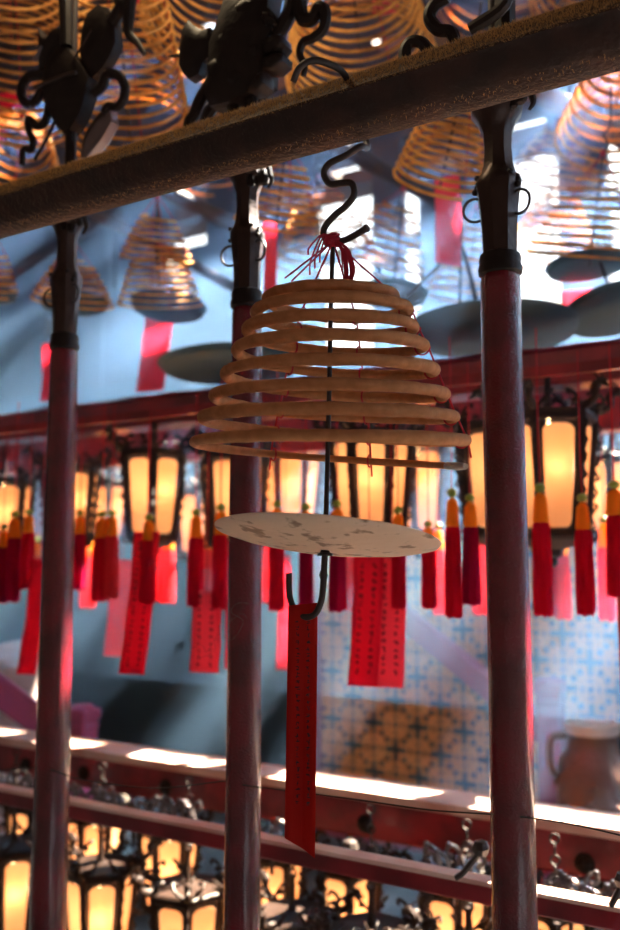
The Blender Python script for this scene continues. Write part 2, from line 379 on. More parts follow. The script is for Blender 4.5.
def head(root, H, r, sc, ears=True):
    """vase-shaped dark metal head: cap ring, tapering neck, lugs with loose rings, flared cup"""
    b = MB(); S = sc
    b.lathe([(r*.9, 0), (r*1.08, .004), (r*1.12, .012), (r*1.02, .019), (r*1.06, .024), (r*1.0, .032), (r*.72, .036)], 28, (0, 0, H-.012)); b.build('cap_ring', 'blackmetal', root)
    b = MB(); p = [(.80,.0),(.86,.01),(.92,.30),(1.06,.52),(1.16,.60),(1.14,.66),(.90,.72),(.76,.80),(.70,.95),(.74,1.08),(1.0,1.20),(1.32,1.27),(1.36,1.33),(1.2,1.36),(1.12,1.50),(.8,1.56)]
    L = S
    b.lathe([(r*x_, z_*L) for x_, z_ in p], 8 if ears else 24, (0, 0, H+.018), wob=lambda a, z, i: 1.03); b.build('vase_neck', 'pewter', root)
    for sd in (-1, 1):
        b = MB(); zz = H+.018+.62*L
        b.sphere((sd*r*.95, -.004, zz), r*.30, 12, (1, .9, 1.15)); b.sphere((sd*r*1.12, -.01, zz-.006), r*.17, 10); b.sphere((sd*r*.86, -.02, zz+.010), r*.16, 8)
        b.sphere((sd*r*1.05, -.004, zz+r*.3), r*.13, 8)
        ear = b.build('lion_mask', 'blackmetal', root)
        b = MB(); b.torus((sd*r*1.16, -.008, zz-.032), .017, .0022, ax=(.3*sd, 1, .1), n=22, m=6); b.build('loose_ring', 'iron', ear)
    b = MB(); b.lathe([(r*.34, 0), (r*.34, .2), (r*.30, .6)], 14, (0, 0, H+.018+1.5*L)); b.build('upper_rod', 'iron', root)
    return H+.018+1.5*L
rL, HL, rtL, _ = pole('ceremonial_pole', 67, 345, 45, 27, 37, 'leftmost red lacquered pole with dark metal head')
head(rL, HL, rtL, (345-222)*mpp(Q(66, 300, KP))/1.33)
rM, HM, rtM, _ = pole('ceremonial_pole', 248, 303, 241, 30, 37, 'middle red lacquered pole partly hidden behind the big incense coil')
head(rM, HM, rtM, (303-178)*mpp(Q(248, 240, KP))/1.33)
rR, HR, rtR, _ = pole('ceremonial_pole', 506, 268, 509, 40, 45, 'rightmost red lacquered pole, widest, with glossy speckled right edge')
head(rR, HR, rtR, (268-112)*mpp(Q(506, 190, KP))/1.33)
# bits of binding at the top of the heads
def local(root, p): return root.matrix_basis.inverted() @ p
def emblem_pt(px, py, K=KP-60, off=0): return Q(px, py, K) + V*off
def ribbon(root, pts, r0, r1, name='scroll', mt='blackmetal', K=2060, off=0, taper=None):
    pp = smoothpath([emblem_pt(a, b, K, off) for a, b in pts], 5); inv = root.matrix_basis.inverted()
    pp = [inv @ p for p in pp]; m = len(pp); b = MB()
    g_ = 1.55 if name in ('scroll', 'leg') and K > 2000 else 1; b.tube(pp, [(r0+(r1-r0)*i/(m-1))*g_ for i in range(m)], 8); return b.build(name, mt, root)
def plaque(root, poly, th, name, mt, K=2060, dome=.01, off=0):
    inv = root.matrix_basis.inverted(); cx = sum(p[0] for p in poly)/len(poly); cy = sum(p[1] for p in poly)/len(poly)
    o = emblem_pt(cx, cy, K, off); s = mpp(o)/math.cos(math.radians(22)); X = -U; rot = inv.to_3x3()
    b = MB(); b.prism([((x-cx)*s*1.07, (cy-y)*s*1.0) for x, y in poly], th, rot @ X, rot @ Vector((0, 0, 1)), inv @ o, dome); return b.build(name, mt, root)
c = lambda pts, k=3.875, ox=0, oy=0: [(ox+x/k, oy+y/k) for x, y in pts]
# left emblem: drum and fan with fluttering ribbons
plaque(rL, c([(165,275),(190,215),(230,190),(270,195),(305,240),(350,300),(378,350),(375,400),(345,470),(310,510),(275,525),(235,480),(205,430),(178,380),(165,320)]), .03, 'drum', 'blackmetal')
plaque(rL, c([(300,90),(325,35),(370,20),(420,45),(448,100),(458,190),(440,225),(400,268),(345,295),(305,240),(295,160)]), .022, 'fan', 'blackmetal', off=.012)
plaque(rL, c([(130,85),(155,125),(185,145),(215,118),(245,125),(250,180),(210,225),(160,272),(142,265),(136,180)]), .015, 'wing', 'blackmetal', off=.01)
plaque(rL, c([(330,490),(380,445),(430,440),(438,490),(400,540),(330,600),(302,590),(305,540)]), .02, 'tail_plate', 'silvered', off=.012)
ribbon(rL, c([(180,290),(115,298),(85,340),(92,390),(130,400),(165,350),(190,345)]), .007, .006)
ribbon(rL, c([(195,395),(175,470),(145,490),(112,460),(112,505),(128,545),(120,580),(92,580),(85,640)]), .0055, .004)
ribbon(rL, c([(365,360),(395,335),(415,290),(455,290),(482,330),(480,380),(455,415),(420,412),(405,440)]), .007, .005)
ribbon(rL, c([(435,90),(455,60),(470,20),(450,-30)]), .009, .008)
ribbon(rL, c([(505,-30),(500,60),(500,130),(530,165),(560,210)]), .009, .003)
ribbon(rL, c([(218,460),(180,540),(135,620)]), .0035, .0035, 'thin_rod', 'iron')
ribbon(rL, c([(180,265),(205,205)]), .0045, .002, 'thin_rod', 'silvered', off=-.03)
ribbon(rL, c([(175,360),(225,340),(300,312),(335,305)]), .004, .004, 'drum_band', 'pewter', off=-.026)
ribbon(rL, c([(310,250),(345,195),(380,135)]), .002, .002, 'fan_rib', 'pewter', off=-.018)
ribbon(rL, c([(268,-60),(270,60),(272,190)]), .014, .012, 'blade', 'blackmetal', off=-.01)
ribbon(rL, c([(275,500),(275,560),(276,860)]), .011, .011, 'upper_rod', 'blackmetal')
# middle emblem: carved beast
c2 = lambda pts: [(150+x/3.26, y/3.26) for x, y in pts]
plaque(rM, c2([(262,-20),(400,-20),(412,20),(405,75),(430,105),(428,135),(400,175),(400,250),(400,300),(360,315),(330,322),(270,330),(210,325),(190,275),(198,235),(205,190),(205,120),(232,60)]), .04, 'beast_body', 'blackmetal', dome=.016)
plaque(rM, c2([(125,62),(150,90),(175,112),(205,112),(215,160),(205,205),(180,215),(165,248),(130,252),(108,225),(95,195),(96,140),(103,88)]), .02, 'fish_tail', 'blackmetal', off=.005)
for q in ([(395,148),(430,138),(458,150),(462,175),(440,195),(400,192)], [(395,205),(440,200),(463,212),(462,232),(430,248),(396,240)], [(380,262),(400,262),(402,300),(380,315),(350,310)], [(250,140),(270,128),(300,150),(290,180),(260,175)], [(330,180),(352,165),(385,180),(380,215),(350,225)], [(300,40),(345,20),(380,50),(350,85),(310,80)], [(215,225),(250,215),(275,245),(250,280),(220,270)], [(285,250),(330,245),(345,280),(310,300),(280,285)], [(396,60),(425,70),(432,98),(410,112),(392,95)]):
    plaque(rM, c2(q), .03, 'carved_scale', 'blackmetal', dome=.008, off=-.012)
ribbon(rM, c2([(205,265),(170,320),(145,375),(128,400),(118,470)]), .008, .006, 'leg', off=0)
ribbon(rM, c2([(178,415),(192,370),(225,335),(262,335),(275,365),(280,420)]), .007, .007, 'scroll')
ribbon(rM, c2([(330,300),(330,380),(330,560)]), .012, .011, 'upper_rod')
ribbon(rM, c2([(100,180),(62,183)]), .004, .002, 'spike')
ribbon(rM, c2([(465,-30),(462,20),(445,65),(425,100),(395,130)]), .009, .008)
ribbon(rM, c2([(495,-25),(488,20),(500,62),(532,62),(552,25),(572,40),(565,95),(530,125),(500,138),(488,175),(505,215),(500,248)]), .009, .003)
# right pole: scroll ends showing beside the rod above the bar
ribbon(rR, c([(520,-10),(480,15),(463,55),(490,92),(530,100),(548,145)], 3.1, 280), .010, .009, K=1950)
ribbon(rR, c([(387,200),(388,160),(405,132),(435,130),(458,152),(478,170)], 3.1, 280), .010, .008, K=1950)
ribbon(rR, [(470,30),(505,4),(506,-30)], .009, .009, K=1990)
ribbon(rR, [(505,-30),(505,60),(506,100)], .0155, .0155, 'upper_rod')
for rt_, px, py, ww in ((rL,66,222,17),(rM,250,176,18),(rR,507,98,22)):
    b = MB(); inv = rt_.matrix_basis.inverted()
    for k in range(7):
        p = inv @ Q(px+random.uniform(-ww,ww)*.8, py+random.uniform(-7,5), KP-30); b.sphere(p, random.uniform(.006,.012), 8, (1,1,1.3))
    p = [inv @ Q(px+ww*1.05, py-8, KP-40), inv @ Q(px+ww*1.2, py+4, KP-40), inv @ Q(px+ww*1.0, py+12, KP-40)]
    b.tube(smoothpath(p), [.006-.0003*i for i in range(13)], 6); b.build('leaf_binding', 'blackmetal', rt_)

# ------------------------------------------------------------------ the big incense coil
KQ = 1663
def QC(px, py, off=0): return Q(px, py, KQ) + Vector((0, off, 0))
def spiral_pts(levels, step=72, tilt=Matrix.Identity(3), c0=None):
    pass
top = QC(332, 292); bot = QC(328, 447); s0 = mpp(QC(330, 370))
root = empty('incense_coil', top)
tag(root, 'big brown incense coil in sharp focus at the centre, hanging by red cords', 'incense coil')
rows = [(60,296),(74,308),(81,326),(91,345),(101,369),(111,393),(121,415),(132,438),(137,464)]     # radius px, y centre px
til = Matrix.Rotation(math.radians(5), 3, 'X') @ Matrix.Rotation(math.radians(2.3), 3, 'Y')
def coil_at(t):                           # t in turns
    i = min(int(t), len(rows)-2); f = t-i; r = rows[i][0]*(1-f)+rows[i+1][0]*f; y = rows[i][1]*(1-f)+rows[i+1][1]*f
    a = 2*PI*t + PI*.0; xx = (332-4*t/8) - 330
    cpt = Vector((xx*s0, 0, -(y-292)*s0*1.0))
    return cpt + til @ Vector((math.cos(a), -math.sin(a), 0))*(r*s0)
pts = []; N = 72; T0, T1 = -.0, 7.97
k = int((T1)*N)
pts = [coil_at(i/N) + Vector((random.uniform(-1,1), random.uniform(-1,1), random.uniform(-1,1)))*.0004 for i in range(k+1)]
rad = [.0073*(1+.05*math.sin(i*.37)+.04*math.sin(i*.11+1)) for i in range(k+1)]
for i in range(60): rad[-1-i] *= .62+.38*i/60
b = MB(); b.tube([(p) for p in pts], rad, 12); b.build('spiral', 'incense', root)
tip = pts[-1]; b = MB(); b.tube([pts[-3], pts[-1], tip+(tip-pts[-2])*1.4], [.0052, .0054, .0040], 10); b.build('ash_tip', 'ash', root)
knot = QC(333, 241) - root.location
b = MB(); b.sphere(knot, .011, 12, (1,1,.8)); b.sphere(knot+Vector((.007,-.004,-.004)), .006, 8); b.sphere(knot+Vector((-.006,-.005,-.003)), .006, 8)
for k in range(5):
    b.torus(knot+Vector((random.uniform(-.003,.003),-.003,random.uniform(-.004,.004))), .009, .0016, ax=(random.uniform(-1,1), random.uniform(-.5,.5), 1), n=14, m=5)
kn = b.build('cord_knot', 'redcord', root)
def cord(az, name='cord', slack=0.0, over=0):
    """a red cord from the knot down the outside of the rings, looped round each"""
    P_ = [knot]; b = MB()
    for i in range(8):
        t = i+az
        if t > T1: break
        p = coil_at(t); o = (p-Vector((p.x*0-.0, 0, 0)))
        dr = Vector((math.cos(2*PI*az), -math.sin(2*PI*az), 0)); pp = p+dr*.0085+Vector((0,0,.001)); P_.append(pp)
        b.torus(p, .0088, .0012, ax=(math.sin(2*PI*az), math.cos(2*PI*az), 0), n=14, m=5)
        b.sphere(pp+dr*.001, .0024, 6)
    P_.append(P_[-1]+Vector((dr.x*.004, dr.y*.004, -.022)))
    b.tube(P_, .0013, 6); return b.build(name, 'redcord', root)
for az in (.985, .806, .675): cord(az)
b = MB()
for k in range(7):                        # loops and loose ends of cord below the knot
    a = random.uniform(.2, .9) ; L = random.uniform(.045, .062)
    b.tube(smoothpath([knot+Vector((.002,-.008,-.004)), knot+Vector((.006+.010*a,-.012,-.018)), knot+Vector((.004+.016*a,-.012,-L*.75)), knot+Vector((.010+.010*a,-.011,-L)), knot+Vector((.016+.012*a,-.011,-L*.8)), knot+Vector((.012+.008*a,-.011,-.015)), knot+Vector((.004,-.008,-.002))], 5), .0012, 5)
for dx, dz in ((-.030,-.022),(-.022,-.040),(-.028,-.048),(-.016,-.032)):
    b.tube(smoothpath([knot+Vector((-.004,-.006,0)), knot+Vector((dx*.5,-.010,.004)), knot+Vector((dx,-.012,dz*.6)), knot+Vector((dx*1.05,-.012,dz))], 5), .0012, 5)
for gx, gz in ((-.052,-.062),(-.060,-.058)): b.tube([knot, knot+Vector((gx,-.03,gz))], .0012, 5)
b.build('cord_tassel', 'redcord', kn)

# S-hook over the bar
hk = [QC(294,108,-.065), QC(300,96,-.068), QC(311,87,-.062), QC(325,82,-.045), QC(345,80,-.01), QC(362,88,.075), QC(371,112,.085), QC(369,130,.05), QC(361,143,.01), QC(345,156), QC(329,164), QC(324,174), QC(330,184), QC(343,183), QC(352,184), QC(354,195), QC(346,206), QC(334,216), QC(325,227), QC(324,236), QC(330,242), QC(345,240), QC(357,234), QC(367,228)]
rt = empty('wire_hook', QC(345, 160)); tag(rt, 'bent dark iron hook over the bar that carries the big coil', 'hook')
b = MB(); b.T = Matrix.Translation(-rt.location); b.tube(smoothpath(hk, 5), .0043, 10); b.build('bent_wire', 'iron', rt)
b = MB(); b.T = Matrix.Translation(-rt.location); b.tube([QC(365.5,229), QC(368,227.6)], .0050, 10); b.build('cut_end', 'rust', rt)

# ash plate with rod and lower hook
pc = QC(327, 541); rt = empty('ash_plate', pc); tag(rt, 'rust-stained round metal ash plate hanging under the big coil', 'plate')
tl = Matrix.Rotation(math.radians(-7.5), 3, 'X') @ Matrix.Rotation(math.radians(5.2), 3, 'Y'); b = MB(); Rp = 112*s0
b.T = tl.to_4x4()
prof = [(.0,-.0115),(.3,-.0105),(.6,-.0065),(.85,-.001),(.985,.004),(1,.0065),(.985,.0075),(.85,.003),(.6,-.0025),(.3,-.0065),(0,-.0075)]
b.lathe([(max(r, .002)*Rp, z) for r, z in prof], 72, wob=lambda a, z, i: 1+.004*math.sin(5*a)+.003*math.sin(11*a)); b.build('plate_disc', 'plate', rt)
b = MB(); b.T = Matrix.Translation(-pc)
b.tube([QC(333,242), QC(331,300), QC(329,400), QC(327,480), QC(325,552)], .0030, 10); b.build('rod', 'iron', rt)
b = MB(); b.T = Matrix.Translation(-pc)
b.tube(smoothpath([QC(325,552), QC(324,570), QC(323,588), QC(321,602), QC(315,614), QC(305,617), QC(295,610), QC(290,598), QC(289,586), QC(289,573)], 5), .0040, 10)
b.lathe([(.0095,0),(.0095,.003),(.006,.0045),(.0045,.010)], 14, QC(325,556)); b.sphere(QC(323.5,575), .0055, 8, (1,1,1.4))
b.build('lower_hook', 'iron', rt)

# ------------------------------------------------------------------ red paper slips
def marks(root, w_, h_, cols, front=-1, size=.012, start=.08, fold=None, yoff=.0012, seed=1, shear=0):
    rs = random.Random(seed); b = MB()
    for ci in range(cols):
        x = (-.5+(ci+.5)/cols)*w_*.86; z = -h_*start
        while z > -h_*.94:
            for k in range(rs.randint(3, 5)):
                a = rs.uniform(-.5, .5)*size; c_ = rs.uniform(-.5, .5)*size; hz_ = rs.random() < .6
                L = rs.uniform(.35, .8)*size; t = size*.09
                p = Vector((x+a*.5 + shear*z, front*yoff + (fold(x) if fold else 0), z+c_*.8)); q = Vector((L/2, 0, 0)) if hz_ else Vector((rs.uniform(-.1,.1)*size, 0, L/2))
                nn = Vector((0, 0, t)) if hz_ else Vector((t, 0, 0))
                b.add([p-q-nn, p+q-nn, p+q+nn, p-q+nn], [(0,1,2,3)])
            z -= size*1.45
    return b.build('ink_writing', 'ink', root, smooth=False)
def slip(px0, px1, y0, y1, K, mt, label, shear=0, cols=0, cat='paper slip', tail=True, yaw=None, group='hanging red paper slips', cutang=0, size=.012, seed=1, hang=None):
    hang = hang or (zk(.1, 3300) if y0 > 500 else None)
    p = Q((px0+px1)/2, y0, K); s = mpp(p); w_ = (px1-px0)*s; h_ = (y1-y0)*s
    rt = empty('paper_slip', p, math.radians(-20) if yaw is None else math.radians(yaw)); tag(rt, label, cat, group)
    w_ /= math.cos(rt.rotation_euler.z); b = MB(); n = 12; vs = []; fs = []; nx = 4
    for i in range(n+1):
        z = -h_*i/n; bow = .008*math.sin(i/n*PI)+.002*math.sin(i*1.3+px0)
        for j in range(nx+1):
            u = j/nx-.5; zz = z - (cutang*w_*(u) if i == n else cutang*w_*u*i/n*.6)
            vs.append(((u*w_)+shear*z, bow+.004*math.cos(u*PI)*1.0-.004, zz))
    for i in range(n):
        for j in range(nx): k = i*(nx+1)+j; fs.append((k, k+1, k+nx+2, k+nx+1))
    b.add(vs, fs); o = b.build('paper', mt, rt)
    sm = o.modifiers.new('s', 'SOLIDIFY'); sm.thickness = .0004
    if hang: b = MB(); b.tube([(0, 0, -.01), (0, 0, max(.02, hang-p.z))], .0015, 5); b.build('thread', 'redcord', rt)
    if cols: marks(rt, w_, h_, cols, size=size, yoff=.004, shear=shear, seed=seed)
    return rt
# foreground slip: long, narrow, creased and cut on a slant
p0 = QC(303, 605, -.004); rt = empty('paper_slip', p0, 0); tag(rt, 'long narrow dark red paper slip on the lower hook under the ash plate', 'paper slip', 'hanging red paper slips')
b = MB(); vs = []; fs = []; n = 26
for i in range(n+1):
    t = i/n; y = 604+(1-t*0)*0+t*232; cx = 303-3*t; wpx = 14.5
    cr = .006*math.sin(t*PI*.9)+.008*max(0, t-.35)*(1-max(0, (t-.9)*6))
    for j, u in enumerate((-1, -.45, .15, .62, 1)):
        zpx = y + (1.5*-u if t < .02 else 0) + (u*9 if t == 1 else u*9*t*t)
        fo = (0, .4, 1, .2, -.7)[j]*cr
        vs.append(((cx+u*wpx-303)*s0, .001+fo, -(zpx-605)*s0))
for i in range(n):
    for j in range(4): k = i*5+j; fs.append((k, k+1, k+6, k+5))
b.add(vs, fs); o = b.build('paper', 'redpaper', rt); sm = o.modifiers.new('s', 'SOLIDIFY'); sm.thickness = .0004
mb_ = marks(rt, 24*s0, 205*s0, 2, size=.0055, yoff=.0016, seed=4)

slip(355, 384, 556, 684, 3290, 'brightpaper', 'red paper slip with ink writing, darker of the overlapping pair right of the long slip', shear=.06, cols=2, seed=2)
slip(378, 406, 556, 685, 3325, 'pinkpaper', 'lighter pinkish red slip overlapping the darker one right of the long slip', shear=.03, cols=2, seed=3)
slip(134, 161, 532, 672, 3290, 'brightpaper', 'vivid red written slip between two paler slips left of the middle pole', shear=.10, cols=2, seed=5)
slip(111, 134, 560, 655, 4480, 'pinkpaper', 'pale pink unwritten slip just right of the leftmost pole', shear=.07)
slip(192, 222, 590, 671, 3300, 'pinkpaper', 'pinkish red written slip touching the left edge of the middle pole', shear=.02, cols=2, seed=6)
slip(279, 291, 556, 668, 4480, 'pinkpaper', 'narrow pale pink slip showing just left of the long foreground slip', shear=.02)
slip(31, 52, 560, 673, 3290, 'brightpaper', 'vivid red slip mostly hidden behind the leftmost pole', shear=.12)
slip(617, 640, 560, 690, 3290, 'redpaper', 'dark red slip cut off by the right edge of the picture')
slip(225, 240, 600, 668, 3300, 'brightpaper', 'sliver of red slip hidden behind the middle pole')

# ------------------------------------------------------------------ tassels
def make_tassel(mt, seed):
    L = 1.0                               # bead to skirt bottom = 1 m, scaled on placing
    rt = empty('tassel', (0, 0, 0)); rs = random.Random(seed)
    b = MB(); b.tube([(0, 0, -.01), (.006, 0, .5), (0, 0, 1.32)], .007, 6); b.build('cord', 'redcord', rt)
    b = MB(); b.sphere((0, 0, .0), .055, 14, (1, 1, .75)); b.build('bead', 'jade', rt)
    b = MB(); pr = [(.02,-.04),(.045,-.06),(.055,-.075)]
    z = -.08
    for k in range(8): pr += [(.060+.002*k, z), (.066+.002*k, z-.012), (.060+.002*k, z-.022)]; z -= .0245
    b.lathe(pr+[(.05, z-.005)], 18); b.build('gold_binding', 'gold', rt)
    b = MB(); zb = -1.0; st = z; pr = [(.060, st), (.072, st-.02), (.078, st-.12), (.082, st-.3), (.086, st-.5), (.088, zb+.05), (.084, zb)]
    ph = [rs.uniform(0, 6.28) for _ in range(4)]
    jag = [rs.uniform(-.03, .02) for _ in range(30)]
    b.lathe(pr, 30, wob=lambda a, z_, i: 1+.10*math.sin(5*a+ph[0]+i*.2)+.08*math.sin(9*a+ph[1])+.05*math.sin(14*a+ph[2]))
    # ragged hem
    N0 = len(b.v)
    for k in range(30): x_, y_, z_ = b.v[N0-30+k]; b.v[N0-30+k] = (x_, y_, z_+jag[k])
    b.build('silk_skirt', mt, rt)
    return rt
PT = {'silk': make_tassel('silk', 1), 'silkdark': make_tassel('silkdark', 2), 'silkbright': make_tassel('silkbright', 3)}
used = set()
def tassel(px, yb, ybot, mt, label, K=3300, fat=1.0):
    o = PT[mt] if mt not in used else dup(PT[mt]); used.add(mt)
    p = Q(px, yb, K); s = mpp(p); L = (ybot-yb)*s
    o.location = p; o.scale = (L*fat*.88, L*fat*.88, L); o.rotation_euler = (0, 0, random.uniform(0, 6))
    tag(o, label, 'tassel', 'red silk tassels'); return o
TS = [
 (4,527,601,'silkdark','tassel at the very left edge, half cut off by the frame',1.1),
 (15,514,600,'silkdark','purple-red tassel second from the left edge of the picture',1.1),
 (29,512,587,'silk','tassel third from the left edge, hanging higher than its neighbours',1.15),
 (80,513,588,'silkdark','dark tassel touching the right edge of the leftmost pole',1.1),
 (102,514,599,'silk','front left of the pair of tassels between leftmost pole and two-faced lantern',1.2),
 (112,513,596,'silkbright','front right of the pair of tassels between leftmost pole and two-faced lantern',1.15),
 (149,517,601,'silk','dark tassel hanging before the corner of the bright two-faced lantern',1.1),
 (196,512,604,'silk','long dark tassel in front of the small lantern left of the middle pole',1.05),
 (221,507,606,'silk','tassel against the left edge of the middle pole above the ash plate rim',1.0),
 (277,504,608,'silk','tassel just right of the middle pole behind the ash plate',.95),
 (306,507,606,'silkdark','dull purple tassel hanging behind the ash plate beside the rod',1.0),
 (337,504,608,'silkdark','dull purple tassel behind the ash plate right of the rod',1.0),
 (398,510,606,'silk','dark tassel hanging behind the right part of the ash plate',.95),
 (428,524,606,'silk','tassel just right of the ash plate rim',1.1),
 (452,493,614,'silk','long tassel in the gap between ash plate and rightmost pole, orange band uncovered',.85),
 (470,498,602,'silkdark','purple-red tassel just left of the rightmost pole',1.0),
 (540,488,612,'silk','fat tassel just right of the rightmost pole below the tall lantern',.95),
 (582,498,612,'silk','single tassel hanging clear with long cord and green bead near the right edge',.95),
 (614,485,594,'silk','large tassel at the right edge of the picture',1.25),
]
for px, yb, yo, mt, lb, fat in TS: tassel(px, yb, yo, mt, lb, 3300, fat)
TF = [
 (38,540,601,'silkbright','bright far tassel just left of the leftmost pole',1.2),
 (89,538,606,'silkbright','bright far tassel with wide orange band right of the leftmost pole',1.4),
 (160,528,600,'silkbright','bright tassel just right of the dark one under the two-faced lantern',1.2),
 (169,530,601,'silkbright','bright tassel under the right face of the two-faced lantern',1.2),
 (207,529,603,'silkbright','bright tassel just behind the long dark one left of the middle pole',1.2),
 (348,520,608,'silkbright','bright tassel between two dull ones behind the ash plate',1.1),
 (438,526,612,'silkbright','pale bright tassel left of the long one near the burning coil tip',.9),
 (480,512,612,'silkbright','bright tassel touching the left edge of the rightmost pole',1.1),
 (551,505,613,'silk','tassel half hidden behind the fat one right of the rightmost pole',.9),
 (561,532,617,'silkbright','short bright tassel without bead right of the fat tassel',1.15),
 (604,520,618,'silk','tassel partly hidden behind the large one at the right edge',1.0),
 (270,515,600,'silkbright','bright tassel at the right side of the middle pole',1.1),
]
for px, yb, yo, mt, lb, fat in TF: tassel(px, yb, yo, mt, lb, 4480, fat)

# ------------------------------------------------------------------ lanterns
def make_lantern(name='palace_lantern', up=True, Rt=.105, Rb=.080, H=.245):
    rt = empty(name, (0, 0, 0)); hx = lambda R, z, k, o=0: Vector((R*math.cos(PI/3*k+o), R*math.sin(PI/3*k+o), z))
    fr = MB()
    for k in range(6):
        fr.tube([hx(Rt, H/2+.02, k), hx(Rt, H/2, k), hx((Rt+Rb)/2*1.01, 0, k), hx(Rb, -H/2, k), hx(Rb, -H/2-.015, k)], [.011, .0115, .0105, .0115, .011], 6)
    for z, R, r in ((H/2+.012, Rt, .011), (-H/2-.010, Rb, .010)):
        for k in range(6): fr.tube([hx(R, z, k), hx(R, z, k+1)], r, 6)
    fr.build('frame', 'carved', rt)
    cr = MB()                            # stepped crown and hanging loop
    cr.lathe([(Rt*1.08, 0), (Rt*1.12, .005), (Rt*1.06, .010), (Rt*.6, .011), (Rt*.3, .014), (Rt*.14, .018), (Rt*.08, .03), (Rt*.07, .105)], 6, (0, 0, H/2+.018))
    cr.torus((0, 0, H/2+.125), .012, .0025, ax=(1, 0, 0), n=14, m=6); cr.build('crown', 'carved', rt)
    bs = MB(); bs.lathe([(.012, -.05), (Rb*.3, -.045), (Rb*.35, -.03), (Rb*.8, -.02), (Rb*1.08, -.008), (Rb*1.08, .0)], 6, (0, 0, -H/2-.012))
    bs.sphere((0, 0, -H/2-.07), .013, 10); bs.build('base', 'carved', rt)
    rs = random.Random(5)
    for k in range(6):                   # panel + carved corner dragon + fretwork fin
        A, B = hx(Rt, H/2, k), hx(Rt, H/2, k+1); C_, D = hx(Rb, -H/2, k), hx(Rb, -H/2, k+1)
        pb = MB(); pr = []; cc = 5; inset = .15
        def at(u, v): return (A*(1-u)+B*u)*(v)+(C_*(1-u)+D*u)*(1-v)
        cr_u, cr_v = .22, .075
        def rnd(u0, v0, su, sv, a0):
            return [(u0+su*cr_u*(1-math.cos(t)), v0+sv*cr_v*(1-math.sin(t))) for t in [a0+PI/2*i/cc for i in range(cc+1)]]
        lo, hi, bl, bh = inset, 1-inset, .02, .98
        P_ = []
        for i in range(cc+1):
            t = PI/2*i/cc; P_.append((lo+cr_u*(1-math.cos(t)), bh-cr_v*(1-math.sin(t))))
        for i in range(cc+1):
            t = PI/2*(1-i/cc); P_.append((hi-cr_u*(1-math.cos(t)), bh-cr_v*(1-math.sin(t))))
        for i in range(cc+1):
            t = PI/2*i/cc; P_.append((hi-cr_u*(1-math.cos(t)), bl+cr_v*(1-math.sin(t))))
        for i in range(cc+1):
            t = PI/2*(1-i/cc); P_.append((lo+cr_u*(1-math.cos(t)), bl+cr_v*(1-math.sin(t))))
        vs = [at(u, v)*.985 for u, v in P_]; c_ = at(.5, .5)*.985
        # frame surround: dark sheet round the opening
        pb.add([*vs], [tuple(range(len(vs)))]); pn = pb.build('panel', 'parchment', rt, smooth=False)
        sm = pn.modifiers.new('s', 'SOLIDIFY'); sm.thickness = .0008
        sb = MB(); ou = [at(0, 1), at(1, 1), at(1, 0), at(0, 0)]; n_ = len(vs); seg = (cc+1)
        vv = ou + [at(u, v)*1.0 for u, v in P_]
        ff = [(0, 1) + tuple(4+i for i in range(seg+seg-1, seg-1, -1)) if False else None]
        ff = []
        for q in range(4):
            base = 4+q*seg
            for i in range(seg-1): ff.append((q, base+i, base+i+1))
            nb = 4+((q+1) % 4)*seg
            ff.append((q, base+seg-1, nb, (q+1) % 4))
        sb.add(vv, ff); so = sb.build('panel_surround', 'carved', pn, smooth=False); s2 = so.modifiers.new('s', 'SOLIDIFY'); s2.thickness = .003
        # corner dragon
        d = hx(1, 0, k); z0 = H/2+.03; r = Rt*1.08
        g = MB(); rr_ = lambda: rs.uniform(.92, 1.08)
        g.tube(smoothpath([d*(r-.02)+Vector((0,0,z0)), d*(r+.012)+Vector((0,0,z0+.004)), d*(r+.032)+Vector((0,0,z0+.018)), d*(r+.030)+Vector((0,0,z0+.036)), d*(r+.046)+Vector((0,0,z0+.046)), d*(r+.062)+Vector((0,0,z0+.040))], 4), [.011,.0112,.011,.0105,.010,.0095,.009,.0085,.008,.0082,.009,.0100,.0105,.0110,.0110,.0100,.0085,.007,.006,.0055,.004][:21], 7)
        hd = d*(r+.050)+Vector((0,0,z0+.048)); g.sphere(hd, .0125, 8, (1,1,.8)); g.tube([hd+Vector((0,0,-.004)), hd+d*.020+Vector((0,0,-.014))], [.006,.003], 6)
        sd = Vector((-d.y, d.x, 0))
        for e_ in (-1, 1):
            g.tube(smoothpath([hd+sd*e_*.006, hd-d*.008+sd*e_*.012+Vector((0,0,.016)), hd-d*.020+sd*e_*.016+Vector((0,0,.020))], 4), [.0035-.0003*i for i in range(9)], 5)
            g.tube(smoothpath([d*(r)+Vector((0,0,z0))+sd*e_*.01, d*(r+.006)+sd*e_*.034+Vector((0,0,z0+.022)), d*(r-.012)+sd*e_*.040+Vector((0,0,z0+.036)), d*(r-.02)+sd*e_*.028+Vector((0,0,z0+.030))], 4), .0045, 5)
            g.sphere(d*(r-.004)+sd*e_*.026+Vector((0,0,z0+.012)), .008, 6)
        g.build('dragon_head', 'carved', rt)
        fn = MB(); m_ = 22               # scrolling fretwork down each corner
        pts_ = [d*((Rt+(Rb-Rt)*(i/m_))+.012+.0065*math.sin(i*1.9)+.003*math.sin(i*3.1)) + Vector((0, 0, H/2-H*i/m_)) for i in range(m_+1)]
        fn.tube(pts_, .0032, 5)
        for i in range(2, m_, 3): fn.torus(pts_[i]-d*.004, .0062, .0022, ax=tuple(sd), n=8, m=4)
        fn.torus(d*(Rb+.012)+Vector((0,0,-H/2-.012)), .012, .004, ax=tuple(sd), n=12, m=6)
        fn.build('fretwork', 'carved', rt)
